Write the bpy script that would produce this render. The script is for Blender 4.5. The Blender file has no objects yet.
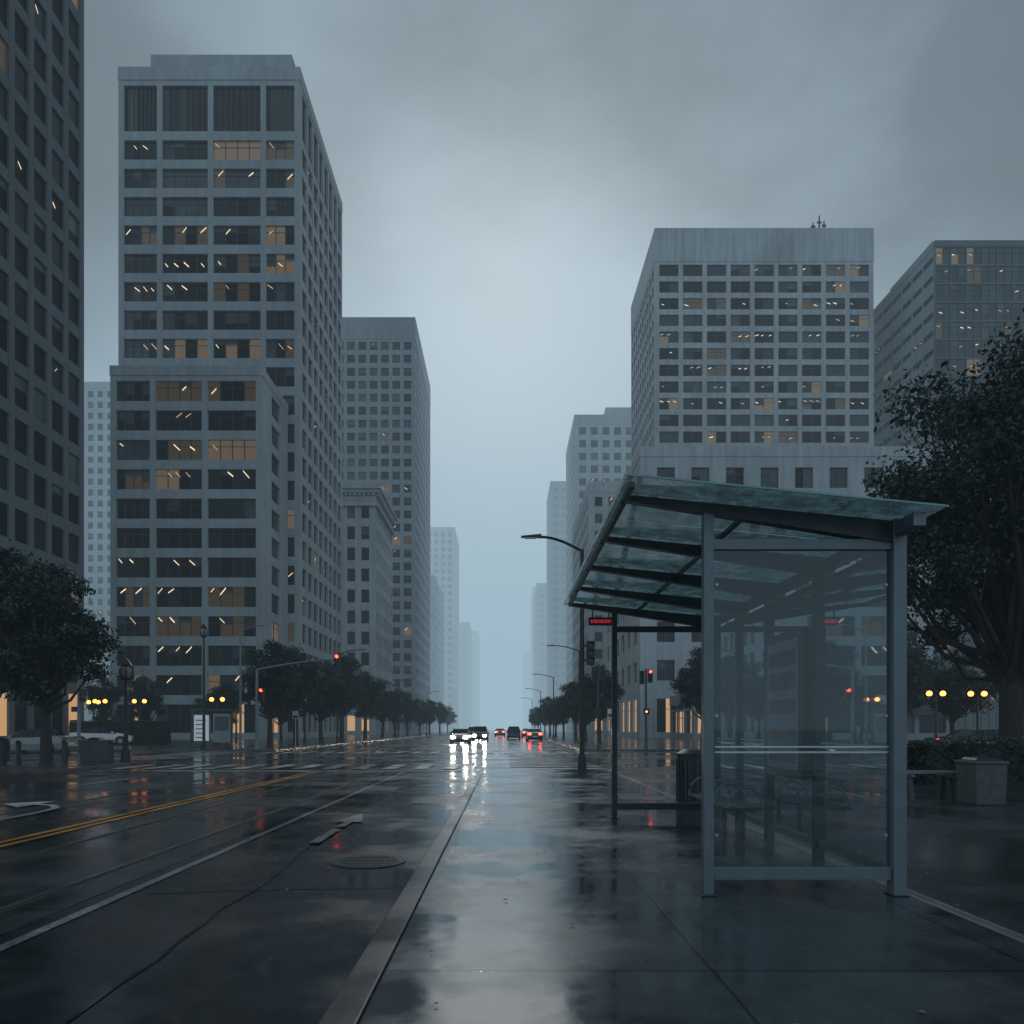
import bpy, math, random
import numpy as np
from mathutils import Vector, Matrix
R = math.radians
scene = bpy.context.scene
random.seed(7); np.random.seed(7)

# ------------------------------------------------------------------ materials
def nt(name):
    m = bpy.data.materials.new(name); m.use_nodes = True
    t = m.node_tree
    return m, t, t.nodes["Principled BSDF"]

def N(t, typ, **kw):
    n = t.nodes.new(typ)
    for k, v in kw.items():
        setattr(n, k, v)
    return n

def noise(t, scale, detail=4, rough=0.55, vec=None):
    n = N(t, 'ShaderNodeTexNoise')
    n.inputs['Scale'].default_value = scale
    n.inputs['Detail'].default_value = detail
    n.inputs['Roughness'].default_value = rough
    if vec is not None: t.links.new(vec, n.inputs['Vector'])
    return n

def ramp(t, src, pts):
    r = N(t, 'ShaderNodeValToRGB')
    el = r.color_ramp.elements
    while len(el) < len(pts): el.new(0.5)
    for e, (p, c) in zip(el, pts):
        e.position = p
        e.color = (c[0], c[1], c[2], 1) if isinstance(c, tuple) else (c, c, c, 1)
    t.links.new(src, r.inputs[0])
    return r

def pos(t, sx=1, sy=1, sz=1):
    g = N(t, 'ShaderNodeNewGeometry')
    mp = N(t, 'ShaderNodeMapping')
    mp.inputs['Scale'].default_value = (sx, sy, sz)
    t.links.new(g.outputs['Position'], mp.inputs['Vector'])
    return mp.outputs[0]

def simple(name, col, rough=0.5, metal=0.0, var=0.15, scale=3.0, bump=0.0, bscale=40):
    m, t, b = nt(name)
    c1 = tuple(max(0, c*(1-var)) for c in col); c2 = tuple(c*(1+var) for c in col)
    p = pos(t)
    n = noise(t, scale, 3, 0.6, p)
    r = ramp(t, n.outputs[0], [(0.3, c1), (0.7, c2)])
    t.links.new(r.outputs[0], b.inputs['Base Color'])
    b.inputs['Roughness'].default_value = rough
    b.inputs['Metallic'].default_value = metal
    if bump:
        n2 = noise(t, bscale, 3, 0.5, p)
        bp = N(t, 'ShaderNodeBump'); bp.inputs['Strength'].default_value = bump
        bp.inputs['Distance'].default_value = 0.02
        t.links.new(n2.outputs[0], bp.inputs['Height'])
        t.links.new(bp.outputs[0], b.inputs['Normal'])
    return m

def emis(name, col, strength, sample=True, base=.3, rough=.5):
    m, t, b = nt(name)
    b.inputs['Base Color'].default_value = (col[0]*base, col[1]*base, col[2]*base, 1)
    b.inputs['Roughness'].default_value = rough
    b.inputs['Emission Color'].default_value = (*col, 1)
    b.inputs['Emission Strength'].default_value = strength
    if not sample: m.cycles.emission_sampling = 'NONE'
    return m

def wall_mat(name, col, var=0.12):
    m, t, b = nt(name)
    p1 = pos(t, .08, .08, .08); p2 = pos(t, 1.2, 1.2, .07); p3 = pos(t, 3, 3, 3)
    n1 = noise(t, 1.0, 4, .6, p1); n2 = noise(t, 1.0, 3, .6, p2); n3 = noise(t, 1.0, 2, .6, p3)
    a = N(t, 'ShaderNodeMath', operation='ADD'); t.links.new(n1.outputs[0], a.inputs[0]); t.links.new(n2.outputs[0], a.inputs[1])
    a2 = N(t, 'ShaderNodeMath', operation='MULTIPLY_ADD'); t.links.new(n3.outputs[0], a2.inputs[0]); a2.inputs[1].default_value = .5
    t.links.new(a.outputs[0], a2.inputs[2])
    d = N(t, 'ShaderNodeMath', operation='DIVIDE'); t.links.new(a2.outputs[0], d.inputs[0]); d.inputs[1].default_value = 2.5
    c1 = tuple(c*(1-var*2.2) for c in col); c2 = tuple(c*(1+var*1.6) for c in col)
    r = ramp(t, d.outputs[0], [(0.36, c1), (0.64, c2)])
    t.links.new(r.outputs[0], b.inputs['Base Color'])
    b.inputs['Roughness'].default_value = 0.75
    return m

def glass_win(name, col, rough, spec=.5):
    m, t, b = nt(name)
    n = noise(t, .35, 3, .5, pos(t))
    c2 = tuple(c*1.8 for c in col)
    r = ramp(t, n.outputs[0], [(.35, col), (.7, c2)])
    t.links.new(r.outputs[0], b.inputs['Base Color'])
    b.inputs['Roughness'].default_value = rough
    b.inputs['Specular IOR Level'].default_value = spec
    return m

M_conc  = wall_mat("concrete_facade", (.31, .345, .37))
M_conc2 = wall_mat("concrete_facade_pale", (.35, .385, .41))
M_stone = wall_mat("stone_facade", (.35, .38, .40), .16)
M_dark  = wall_mat("granite_facade_dark", (.115, .135, .152))
M_mid   = wall_mat("facade_grey", (.21, .235, .26))
M_gl_side = wall_mat("curtain_wall_panel", (.26, .305, .335))
M_gl_fr = wall_mat("curtain_wall_frame", (.09, .112, .128))
G = [glass_win("window_glass_dark", (.005, .008, .010), .06, .2),
     glass_win("window_glass_mid", (.011, .018, .022), .12, .38),
     glass_win("window_glass_blind", (.045, .055, .062), .3, .3),
     glass_win("window_glass_black", (.003, .004, .005), .04, .12)]
G_low = [glass_win("dim_glass_dark", (.004, .006, .008), .3, .06), glass_win("dim_glass_mid", (.010, .014, .017), .2, .15),
         glass_win("dim_glass_pale", (.05, .06, .068), .2, .3), glass_win("dim_glass_black", (.003, .004, .005), .3, .05)]
G_blue = [glass_win("curtain_glass_blue", (.016, .030, .038), .05, .5), glass_win("curtain_glass_blue_dark", (.012, .022, .029), .05, .5),
          glass_win("curtain_glass_blue_pale", (.03, .045, .053), .12, .5), glass_win("curtain_glass_deep", (.010, .017, .023), .05, .45)]
M_warm = emis("office_ceiling_light_warm", (1, .76, .46), 1.2, False)
M_warm2 = emis("office_ceiling_light_amber", (1, .66, .36), .55, False)
M_cool = emis("office_ceiling_light_cool", (1, .90, .76), .95, False)
M_cool2 = emis("office_ceiling_light_dim", (1, .88, .72), .4, False)
M_glow = emis("window_glass_lit_room", (1, .70, .42), .035, False, .02, .12)
M_glow2 = emis("window_glass_lit_room_bright", (1, .72, .45), .10, False, .02, .12)
LT = {M_warm: (M_warm, M_warm, M_warm2), M_cool: (M_cool, M_cool2)}
M_frame = simple("window_mullion", (.05, .055, .06), .4, .3)
M_steel = simple("painted_steel_grey", (.125, .16, .182), .34, .25, .12, 6, .05)
M_steel_d = simple("painted_steel_dark", (.036, .046, .053), .38, .3, .2, 6)
M_steel_l = simple("brushed_steel", (.32, .34, .35), .3, .6, .15, 9)
M_black = simple("black_metal", (.012, .014, .016), .35, .2)
M_rubber = simple("rubber", (.012, .012, .012), .7)
M_bin = simple("precast_concrete", (.075, .083, .088), .6, 0, .25, 8, .3, 60)
M_bark = simple("bark", (.03, .027, .024), .8, 0, .4, 12, .5, 30)
M_whitestripe = simple("glass_frit_stripe", (.5, .56, .58), .5)
M_poster = simple("poster_print", (.05, .07, .08), .3, 0, .6, 6)
M_red = emis("red_lamp", (1, .05, .02), 9)
M_redled = emis("red_led_text", (1, .06, .08), .35, False)
M_tail = emis("tail_lamp", (1, .04, .02), 20)
M_head = emis("head_lamp", (1, .86, .66), 300)
M_orange = emis("sodium_lamp", (1, .30, .06), 5)
M_lens = simple("dark_lens", (.02, .015, .01), .2)
M_postlit = emis("backlit_poster", (.65, .8, .9), .3, False)
M_shop = emis("lit_shopfront_glass", (1, .58, .28), .5, True, .05, .15)
M_globe = simple("frosted_globe", (.16, .17, .17), .3)

def leaf_mat(name, c):
    m, t, b = nt(name)
    n = noise(t, 1.3, 3, .6, pos(t))
    r = ramp(t, n.outputs[0], [(.3, tuple(x*.5 for x in c)), (.55, c), (.75, tuple(x*1.9 for x in c))])
    t.links.new(r.outputs[0], b.inputs['Base Color'])
    b.inputs['Roughness'].default_value = .5
    b.inputs['Specular IOR Level'].default_value = .3
    return m
M_leaf = leaf_mat("foliage", (.020, .042, .034))
M_leaf2 = leaf_mat("foliage_hedge", (.018, .034, .026))

def wet(name, c_dark, c_light, joints=None, puddle=(.42, .62), rmin=.05, rmax=.38, grain=120, bstr=.25, scale=.45):
    m, t, b = nt(name)
    p = pos(t)
    fine = noise(t, grain, 3, .6, p)
    mid = noise(t, 2.2, 6, .65, p)
    big = noise(t, scale, 5, .6, p)
    mx = N(t, 'ShaderNodeMath', operation='MULTIPLY_ADD')
    t.links.new(fine.outputs[0], mx.inputs[0]); mx.inputs[1].default_value = .5
    m2 = N(t, 'ShaderNodeMath', operation='MULTIPLY'); t.links.new(mid.outputs[0], m2.inputs[0]); m2.inputs[1].default_value = .5
    t.links.new(m2.outputs[0], mx.inputs[2])
    col = ramp(t, mx.outputs[0], [(.36, c_dark), (.64, c_light)])
    pud = ramp(t, big.outputs[0], [(puddle[0], 0.0), (puddle[1], 1.0)])
    out = col.outputs[0]
    mixp = N(t, 'ShaderNodeMix', data_type='RGBA', blend_type='MULTIPLY')
    mixp.inputs[0].default_value = .6
    dk = ramp(t, big.outputs[0], [(puddle[0], .4), (puddle[1], 1.0)])
    t.links.new(out, mixp.inputs[6]); t.links.new(dk.outputs[0], mixp.inputs[7]); out = mixp.outputs[2]
    height = N(t, 'ShaderNodeMath', operation='MULTIPLY')
    t.links.new(fine.outputs[0], height.inputs[0]); t.links.new(pud.outputs[0], height.inputs[1])
    hsrc = height.outputs[0]
    if joints:
        bw, bh, ox, oy, off = joints
        mp = N(t, 'ShaderNodeMapping'); mp.inputs['Location'].default_value = (-ox, -oy, 0)
        t.links.new(p, mp.inputs['Vector'])
        br = N(t, 'ShaderNodeTexBrick'); br.offset = off; br.squash = 1
        br.inputs['Scale'].default_value = 1
        br.inputs['Brick Width'].default_value = bw; br.inputs['Row Height'].default_value = bh
        br.inputs['Mortar Size'].default_value = .014 if bw > 1 else .006
        br.inputs['Mortar Smooth'].default_value = .2
        br.inputs['Color1'].default_value = (1, 1, 1, 1); br.inputs['Color2'].default_value = (.72, .74, .76, 1)
        br.inputs['Mortar'].default_value = (.2, .2, .2, 1)
        t.links.new(mp.outputs[0], br.inputs['Vector'])
        mj = N(t, 'ShaderNodeMix', data_type='RGBA', blend_type='MULTIPLY'); mj.inputs[0].default_value = 1
        t.links.new(out, mj.inputs[6]); t.links.new(br.outputs[0], mj.inputs[7]); out = mj.outputs[2]
        s = N(t, 'ShaderNodeMath', operation='MULTIPLY_ADD'); t.links.new(br.outputs['Fac'], s.inputs[0]); s.inputs[1].default_value = -2.5
        t.links.new(hsrc, s.inputs[2]); hsrc = s.outputs[0]
    t.links.new(out, b.inputs['Base Color'])
    rr = N(t, 'ShaderNodeMapRange'); t.links.new(pud.outputs[0], rr.inputs[0])
    rr.inputs[3].default_value = rmin; rr.inputs[4].default_value = rmax
    ra = N(t, 'ShaderNodeMath', operation='MULTIPLY_ADD'); t.links.new(mid.outputs[0], ra.inputs[0]); ra.inputs[1].default_value = .12
    t.links.new(rr.outputs[0], ra.inputs[2])
    t.links.new(ra.outputs[0], b.inputs['Roughness'])
    bp = N(t, 'ShaderNodeBump'); bp.inputs['Strength'].default_value = bstr; bp.inputs['Distance'].default_value = .004
    t.links.new(hsrc, bp.inputs['Height'])
    wv = noise(t, 1.6, 2, .5, p)
    bp2 = N(t, 'ShaderNodeBump'); bp2.inputs['Strength'].default_value = .25; bp2.inputs['Distance'].default_value = .010
    t.links.new(wv.outputs[0], bp2.inputs['Height']); t.links.new(bp2.outputs[0], bp.inputs['Normal'])
    t.links.new(bp.outputs[0], b.inputs['Normal'])
    b.inputs['Specular IOR Level'].default_value = .6
    return m
M_asph = wet("wet_asphalt", (.006, .010, .012), (.034, .043, .05), bstr=.6, rmin=.03, rmax=.32)
M_asph2 = wet("wet_asphalt_patch", (.008, .011, .013), (.034, .039, .043), rmin=.04, rmax=.3)
M_side = wet("wet_sidewalk", (.034, .047, .055), (.094, .114, .125), joints=(1.9, 1.9, -.7, .35, 0), puddle=(.43, .62), rmin=.03, rmax=.32, grain=90, bstr=.45, scale=.6)
M_plaza = wet("wet_plaza_paving", (.024, .03, .034), (.072, .083, .09), joints=(.4, .2, 0, 0, .5), puddle=(.4, .7), rmin=.1, rmax=.45, grain=90)
M_kerb = wet("wet_kerb_stone", (.055, .040, .045), (.13, .102, .108), joints=(3, 2.4, 0, 0, 0), rmin=.15, rmax=.4)
M_edge = wet("edging_stone", (.10, .118, .125), (.17, .19, .20), rmin=.2, rmax=.45)
M_white = wet("road_paint_white", (.2, .22, .23), (.72, .75, .77), rmin=.15, rmax=.45, grain=40)
M_worn = wet("road_paint_worn", (.05, .057, .062), (.36, .39, .40), rmin=.15, rmax=.45, grain=25)
M_yellow = wet("road_paint_yellow", (.46, .18, .02), (.84, .37, .05), rmin=.25, rmax=.5, grain=40)
M_rail = simple("rail_steel", (.25, .27, .28), .25, .8, .2, 5)
M_railslab = wet("tram_track_concrete", (.035, .042, .047), (.08, .09, .096), joints=(4, 3, 0, 0, 0), rmin=.06, rmax=.3)
M_tar = simple("tar_seam", (.006, .007, .008), .12, 0, .2, 8)

def thin_glass(name, tint, diff=0.0, dcol=(.3, .4, .42), rough=.02, ior=1.5):
    m, t, b = nt(name)
    t.nodes.remove(b)
    out = [n for n in t.nodes if n.type == 'OUTPUT_MATERIAL'][0]
    tr = N(t, 'ShaderNodeBsdfTransparent')
    gl = N(t, 'ShaderNodeBsdfGlossy'); gl.inputs['Roughness'].default_value = rough
    gl.inputs['Color'].default_value = (.9, .95, 1, 1)
    fr = N(t, 'ShaderNodeFresnel'); fr.inputs['IOR'].default_value = ior
    n = noise(t, 2.5, 5, .65, pos(t, 1, 1, .4))
    r = ramp(t, n.outputs[0], [(.3, tuple(x*.85 for x in tint)), (.7, tint)])
    t.links.new(r.outputs[0], tr.inputs[0])
    mix = N(t, 'ShaderNodeMixShader')
    mm = N(t, 'ShaderNodeMath', operation='MULTIPLY'); mm.inputs[1].default_value = 1.6; mm.use_clamp = True
    t.links.new(fr.outputs[0], mm.inputs[0])
    t.links.new(mm.outputs[0], mix.inputs[0]); t.links.new(tr.outputs[0], mix.inputs[1]); t.links.new(gl.outputs[0], mix.inputs[2])
    last = mix.outputs[0]
    d = N(t, 'ShaderNodeBsdfDiffuse'); d.inputs[0].default_value = (*dcol, 1)
    tl = N(t, 'ShaderNodeBsdfTranslucent'); tl.inputs[0].default_value = (*dcol, 1)
    ad = N(t, 'ShaderNodeMixShader'); ad.inputs[0].default_value = .6
    t.links.new(d.outputs[0], ad.inputs[1]); t.links.new(tl.outputs[0], ad.inputs[2])
    n2 = noise(t, 7, 6, .7, pos(t, 1, 1, .25))
    # fine rain drops / specks
    n3 = noise(t, 55, 2, .5, pos(t, 1, 1, .7))
    drops = ramp(t, n3.outputs[0], [(.66, 0.0), (.72, .16)])
    r2 = ramp(t, n2.outputs[0], [(.35, diff*.3), (.75, min(1, diff*1.7))])
    addd = N(t, 'ShaderNodeMath', operation='ADD'); addd.use_clamp = True
    t.links.new(r2.outputs[0], addd.inputs[0]); t.links.new(drops.outputs[0], addd.inputs[1])
    mx2 = N(t, 'ShaderNodeMixShader')
    t.links.new(addd.outputs[0], mx2.inputs[0]); t.links.new(last, mx2.inputs[1]); t.links.new(ad.outputs[0], mx2.inputs[2])
    t.links.new(mx2.outputs[0], out.inputs[0])
    return m
M_glass = thin_glass("shelter_glass", (.64, .82, .84), .04)
M_roofglass = thin_glass("canopy_glass", (.50, .74, .76), .34, (.42, .64, .66), .08)

# ------------------------------------------------------------------ mesh builder
class MB:
    def __init__(s): s.v = []; s.f = []; s.m = []; s.mats = []
    def mi(s, mat):
        if mat not in s.mats: s.mats.append(mat)
        return s.mats.index(mat)
    def face(s, pts, mat):
        n = len(s.v); s.v += [tuple(p) for p in pts]; s.f.append(tuple(range(n, n+len(pts)))); s.m.append(s.mi(mat))
    def box(s, x0, x1, y0, y1, z0, z1, mat):
        if x0 > x1: x0, x1 = x1, x0
        if y0 > y1: y0, y1 = y1, y0
        n = len(s.v)
        s.v += [(x0,y0,z0),(x1,y0,z0),(x1,y1,z0),(x0,y1,z0),(x0,y0,z1),(x1,y0,z1),(x1,y1,z1),(x0,y1,z1)]
        i = s.mi(mat)
        for q in ((0,3,2,1),(4,5,6,7),(0,1,5,4),(1,2,6,5),(2,3,7,6),(3,0,4,7)):
            s.f.append(tuple(n+k for k in q)); s.m.append(i)
    def hexa(s, pts, mat):
        n = len(s.v); s.v += [tuple(p) for p in pts]; i = s.mi(mat)
        for q in ((0,3,2,1),(4,5,6,7),(0,1,5,4),(1,2,6,5),(2,3,7,6),(3,0,4,7)):
            s.f.append(tuple(n+k for k in q)); s.m.append(i)
    def tube(s, pts, radii, mat, seg=10, cap=True):
        i = s.mi(mat); base = len(s.v); P = [Vector(p) for p in pts]
        up = Vector((0.01, 0.02, 1))
        for k, p in enumerate(P):
            if k == 0: d = P[1]-P[0]
            elif k == len(P)-1: d = P[-1]-P[-2]
            else: d = P[k+1]-P[k-1]
            d.normalize()
            a = d.cross(up if abs(d.z) < .95 else Vector((1, .01, 0))); a.normalize(); b = d.cross(a)
            for j in range(seg):
                an = 2*math.pi*j/seg
                q = p + (a*math.cos(an) + b*math.sin(an))*radii[k]
                s.v.append(tuple(q))
        for k in range(len(P)-1):
            for j in range(seg):
                a0 = base+k*seg+j; a1 = base+k*seg+(j+1) % seg
                s.f.append((a0, a1, a1+seg, a0+seg)); s.m.append(i)
        if cap:
            s.f.append(tuple(base+j for j in range(seg))[::-1]); s.m.append(i)
            e = base+(len(P)-1)*seg
            s.f.append(tuple(e+j for j in range(seg))); s.m.append(i)
    def ball(s, c, r, mat, seg=10, rings=6, sz=1):
        pts = []; rad = []
        for k in range(rings+1):
            th = math.pi*k/rings
            pts.append((c[0], c[1], c[2]-math.cos(th)*r*sz)); rad.append(max(.001, math.sin(th)*r))
        s.tube(pts, rad, mat, seg)
    def mesh(s, name):
        me = bpy.data.meshes.new(name); me.from_pydata(s.v, [], s.f)
        for m in s.mats: me.materials.append(m)
        me.polygons.foreach_set("material_index", s.m); me.update()
        return me
    def obj(s, name, parent=None, bevel=0, smooth=False, loc=None):
        me = s.mesh(name)
        if smooth:
            me.polygons.foreach_set("use_smooth", [True]*len(me.polygons))
        o = bpy.data.objects.new(name, me); scene.collection.objects.link(o)
        if parent: o.parent = parent
        if loc: o.location = loc
        if bevel:
            b = o.modifiers.new("bevel", 'BEVEL'); b.width = bevel; b.segments = 2; b.limit_method = 'ANGLE'
        return o

def empty(name, loc=(0, 0, 0), rot=0):
    e = bpy.data.objects.new(name, None); scene.collection.objects.link(e)
    e.location = loc; e.rotation_euler = (0, 0, rot); e.empty_display_size = .5
    return e

def link(me, name, parent=None, loc=(0,0,0), rot=(0,0,0), sc=(1,1,1)):
    o = bpy.data.objects.new(name, me); scene.collection.objects.link(o)
    o.location = loc; o.rotation_euler = rot; o.scale = sc
    if parent: o.parent = parent
    return o

# ------------------------------------------------------------------ buildings
def facade(w, gl, lt, face, x0, x1, y0, y1, h, wall, fh=3.8, bay=5, pier=.8, sp=1.3, mull=2, depth=.45,
           ground=5.0, para=2.0, lit=.1, lights=M_warm, gw=(5, 3, 1, 2), pier_proud=.02, top_tall=0, bays=None, glass=None, lamp=(.4, .8), frame=None, blinds=.2, shop=0.0):
    glass = glass or G; frame = frame or M_frame
    if face == 'front': u0, u1 = x0, x1
    else: u0, u1 = y0+depth+.02, y1
    def bx(mb, ua, ub, da, db, za, zb, mat):
        if face == 'front': mb.box(ua, ub, y0+da, y0+db, za, zb, mat)
        elif face == 'left': mb.box(x0+da, x0+db, ua, ub, za, zb, mat)
        else: mb.box(x1-db, x1-da, ua, ub, za, zb, mat)
    def quad(mb, ua, ub, d, za, zb, mat, slant=0):
        if face == 'front': P = [(ua, y0+d, za), (ub, y0+d, za+slant), (ub, y0+d, zb+slant), (ua, y0+d, zb)]
        elif face == 'left': P = [(x0+d, ub, za), (x0+d, ua, za+slant), (x0+d, ua, zb+slant), (x0+d, ub, zb)]
        else: P = [(x1-d, ua, za), (x1-d, ub, za+slant), (x1-d, ub, zb+slant), (x1-d, ua, zb)]
        mb.face(P, mat)
    L = u1-u0
    if bays:
        tot = sum(bays); edges = [u0]
        for b_ in bays: edges.append(edges[-1]+(L-pier)*b_/tot)
        nb = len(bays)
    else:
        nb = max(1, round((L-pier)/bay)); bw = (L-pier)/nb
        edges = [u0+i*bw for i in range(nb+1)]
    for a in edges:
        bx(w, a, a+pier, 0, depth, 0, h-para+.05, wall)
    zs = [0, ground]
    ztop = h-para
    ztop_reg = ztop-top_tall
    nf = max(1, round((ztop_reg-ground)/fh)); f = (ztop_reg-ground)/nf
    for k in range(1, nf+1): zs.append(ground+k*f)
    if top_tall: zs.append(ztop)
    bx(w, u0+.03, u1-.03, pier_proud, depth-.03, 0, .8, wall)
    for k, z in enumerate(zs[1:]):
        bx(w, u0+.03, u1-.03, pier_proud, depth-.03, z-sp*.6, z+sp*.4 if z < ztop-.1 else z+.04, wall)
    if face == 'front': w.box(x0-.06, x1+.06, y0-.06, y0+depth, h-para, h, wall)
    elif face == 'left': w.box(x0-.06, x0+depth, y0+depth, y1, h-para, h, wall)
    else: w.box(x1-depth, x1+.06, y0+depth, y1, h-para, h, wall)
    rnd = random.random
    lset = LT[lights]
    for k in range(len(zs)-1):
        za = (zs[k]+sp*.4) if k else .8; zb = zs[k+1]-sp*.6
        rowlit = lit*random.choice([.15, .7, 1, 1.5, 2.4])
        tall = top_tall and k == len(zs)-2
        rs = random.choice([-1, 1]); rz = random.uniform(.4, .7)
        for i in range(nb):
            a = edges[i]+pier; b = edges[i+1]
            nm = mull if (b-a) > 4 or mull < 3 else mull-1
            if tall: nm = nm*2+1
            pw = (b-a)/(nm+1)
            baylit = rnd() < rowlit
            bayg = random.choices(range(4), gw)[0]
            glow = random.choice([M_glow, M_glow, M_glow2]) if (baylit and rnd() < .55) else None
            for j in range(nm+1):
                g = bayg if rnd() < .65 else random.choices(range(4), gw)[0]
                pa, pb = a+j*pw, a+(j+1)*pw
                mt = glass[g]
                if glow and k and not tall and rnd() < .6: mt = glow
                if k == 0 and rnd() < shop: mt = M_shop
                quad(gl, pa, pb, depth-.1, za, zb, mt)
                if rnd() < blinds and not tall and k:
                    hh = (zb-za)*random.choice([.25, .4, .6])
                    quad(gl, pa+.04, pb-.04, depth-.104, zb-hh, zb, glass[2])
                if j: bx(gl, pa-.05, pa+.05, depth-.2, depth-.1, za, zb, frame)
            if not tall and zb-za > 1.2 and (b-a) > 2:
                bx(gl, a, b, depth-.17, depth-.1, za+(zb-za)*.68, za+(zb-za)*.68+.07, frame)
            if baylit and k and not tall:
                jz = rz+random.uniform(-.12, .12)
                nq = max(1, int((b-a)/random.choice([1.1, 1.3, 1.7]))); st = (b-a)/nq; q0 = random.randint(0, nq//2); q1 = random.randint(min(nq, q0+1), nq)
                lm = random.choice(lset)
                for q in range(q0, max(q1, q0+1)):
                    if rnd() < .2: continue
                    ln = random.uniform(*lamp)*min(1, st); ca = a+q*st+st*random.uniform(.1, .3); cz = za+(zb-za)*jz
                    sl = rs*ln*(random.uniform(.7, 1.3) if lights is M_warm else .35)
                    if sl < 0: cz -= sl
                    cz = min(cz, zb-.2-max(sl, 0))
                    quad(lt, ca, ca+ln, depth-.215, cz, cz+random.uniform(.11, .18), lm, sl)

def building(name, x0, x1, y0, y1, h, side, wall, front_kw=None, side_kw=None, roof_boxes=(), **kw):
    e = empty(name, ((x0+x1)/2, (y0+y1)/2, 0))
    w, gl, lt = MB(), MB(), MB()
    fk = dict(kw); fk.update(front_kw or {}); sk = dict(kw); sk.update(side_kw or {})
    fw = fk.pop('wall', wall); sw = sk.pop('wall', wall)
    dp = kw.get('depth', .45)
    facade(w, gl, lt, 'front', x0, x1, y0, y1, h, fw, **fk)
    facade(w, gl, lt, side, x0, x1, y0, y1, h, sw, **sk)
    cx0 = x0+dp-.04 if side == 'left' else x0
    cx1 = x1-dp+.04 if side == 'right' else x1
    w.box(cx0, cx1, y0+dp-.04, y1, 0, h-.5, wall)
    for (a, b, c, d, z) in roof_boxes:
        w.box(a, b, c, d, h-.52, h+z, wall)
    off = Vector((-(x0+x1)/2, -(y0+y1)/2, 0))
    for mb, nm in ((w, 'walls'), (gl, 'windows'), (lt, 'interior_lights')):
        if mb.f: mb.obj(nm, e, loc=off)
    return e, off

building("office_tower", -62, -38, 48, 65, 95, 'right', M_dark, fh=3.5, bay=2.3, pier=.62, sp=1.0, mull=0, lit=.05, depth=.3, gw=(5,3,1,3), glass=G_low, blinds=.12, lamp=(.25, .4), shop=.2)
e, off = building("office_tower", -53.7, -28.5, 100, 126, 93.2, 'right', M_conc, fh=3.85, bay=6.2, pier=.8, sp=1.25, mull=3, lit=.62,
     top_tall=7.6, para=1.8, front_kw=dict(bays=[1.02, 1.35, 1.4, .9], pier=.75), side_kw=dict(bay=3.2, pier=.8, mull=1, lit=.1), roof_boxes=((-50.2, -30.2, 102, 124, 3.6),))
a = MB(); a.tube([(-42, 108, 96), (-42, 108, 100)], [.08, .04], M_black, 6); a.tube([(-40.5, 110, 96), (-40.5, 110, 99)], [.06, .04], M_black, 6)
a.box(-47, -44, 106, 110, 96.7, 97.6, M_mid); a.obj("antenna", e, loc=off)
building("office_building", -48.8, -30.1, 89, 99.8, 46.2, 'right', M_conc, fh=3.58, bay=6.2, pier=.7, sp=1.15, mull=3, lit=.6, para=1.2,
     front_kw=dict(bays=[.95, 1.25, 1.3], shop=.6), side_kw=dict(bay=10, pier=3.4, mull=1, lit=.1, shop=.5))
building("apartment_tower", -150, -124, 230, 250, 112, 'right', M_conc2, fh=3.5, bay=3.2, pier=1.4, sp=1.5, mull=0, lit=.02, depth=.4)
e, off = building("stone_building", -46, -27, 150, 173, 52, 'right', M_stone, fh=4.2, bay=3.2, pier=1.3, sp=1.7, mull=0, lit=.04, para=3.2, shop=.3)
c = MB()
for z, o_, t_ in ((51.0, 1.3, .5), (50.3, .8, .7), (47.6, .6, .5), (12, .5, .6)):
    c.box(-46.3, -27+o_, 150-o_, 149.93, z, z+t_, M_stone); c.box(-26.93, -27+o_, 149.93, 173, z, z+t_, M_stone)
for i in range(26): c.box(-26.9, -26.2, 150.2+i*.88, 150.6+i*.88, 49.8, 50.3, M_stone)
for i in range(20): c.box(-45.6+i*.95, -45.2+i*.95, 149.3, 149.9, 49.8, 50.3, M_stone)
c.obj("cornice", e, loc=off)
building("office_tower", -48, -25, 200, 241, 115.5, 'right', M_mid, fh=3.6, bay=3.05, pier=1.0, sp=1.4, mull=0, lit=.12, para=6, roof_boxes=((-46, -29, 206, 236, 0.6),))
building("office_building", -50, -28, 285, 330, 62, 'right', M_conc, fh=4, bay=4, pier=1.6, sp=1.6, mull=0, lit=.03)
building("office_tower", -56, -28, 400, 440, 113, 'right', M_conc2, fh=4, bay=4, pier=1.5, sp=1.6, mull=0, lit=.02)
building("office_tower", -60, -26, 520, 575, 78, 'right', M_mid, fh=4, bay=5, pier=2, sp=1.6, mull=0, lit=.0)
building("office_tower", -50, -24, 640, 700, 88, 'right', M_conc, fh=5, bay=6, pier=2.5, sp=2, mull=0, lit=.0)

building("stone_office_block", 18.8, 59.5, 100, 135, 40.5, 'left', M_stone, fh=5.1, bay=5.1, pier=2.3, sp=2.5, mull=1, lit=.08, para=1.4, ground=7, shop=.5, roof_boxes=((26, 52, 108, 130, 1.6),))
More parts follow.
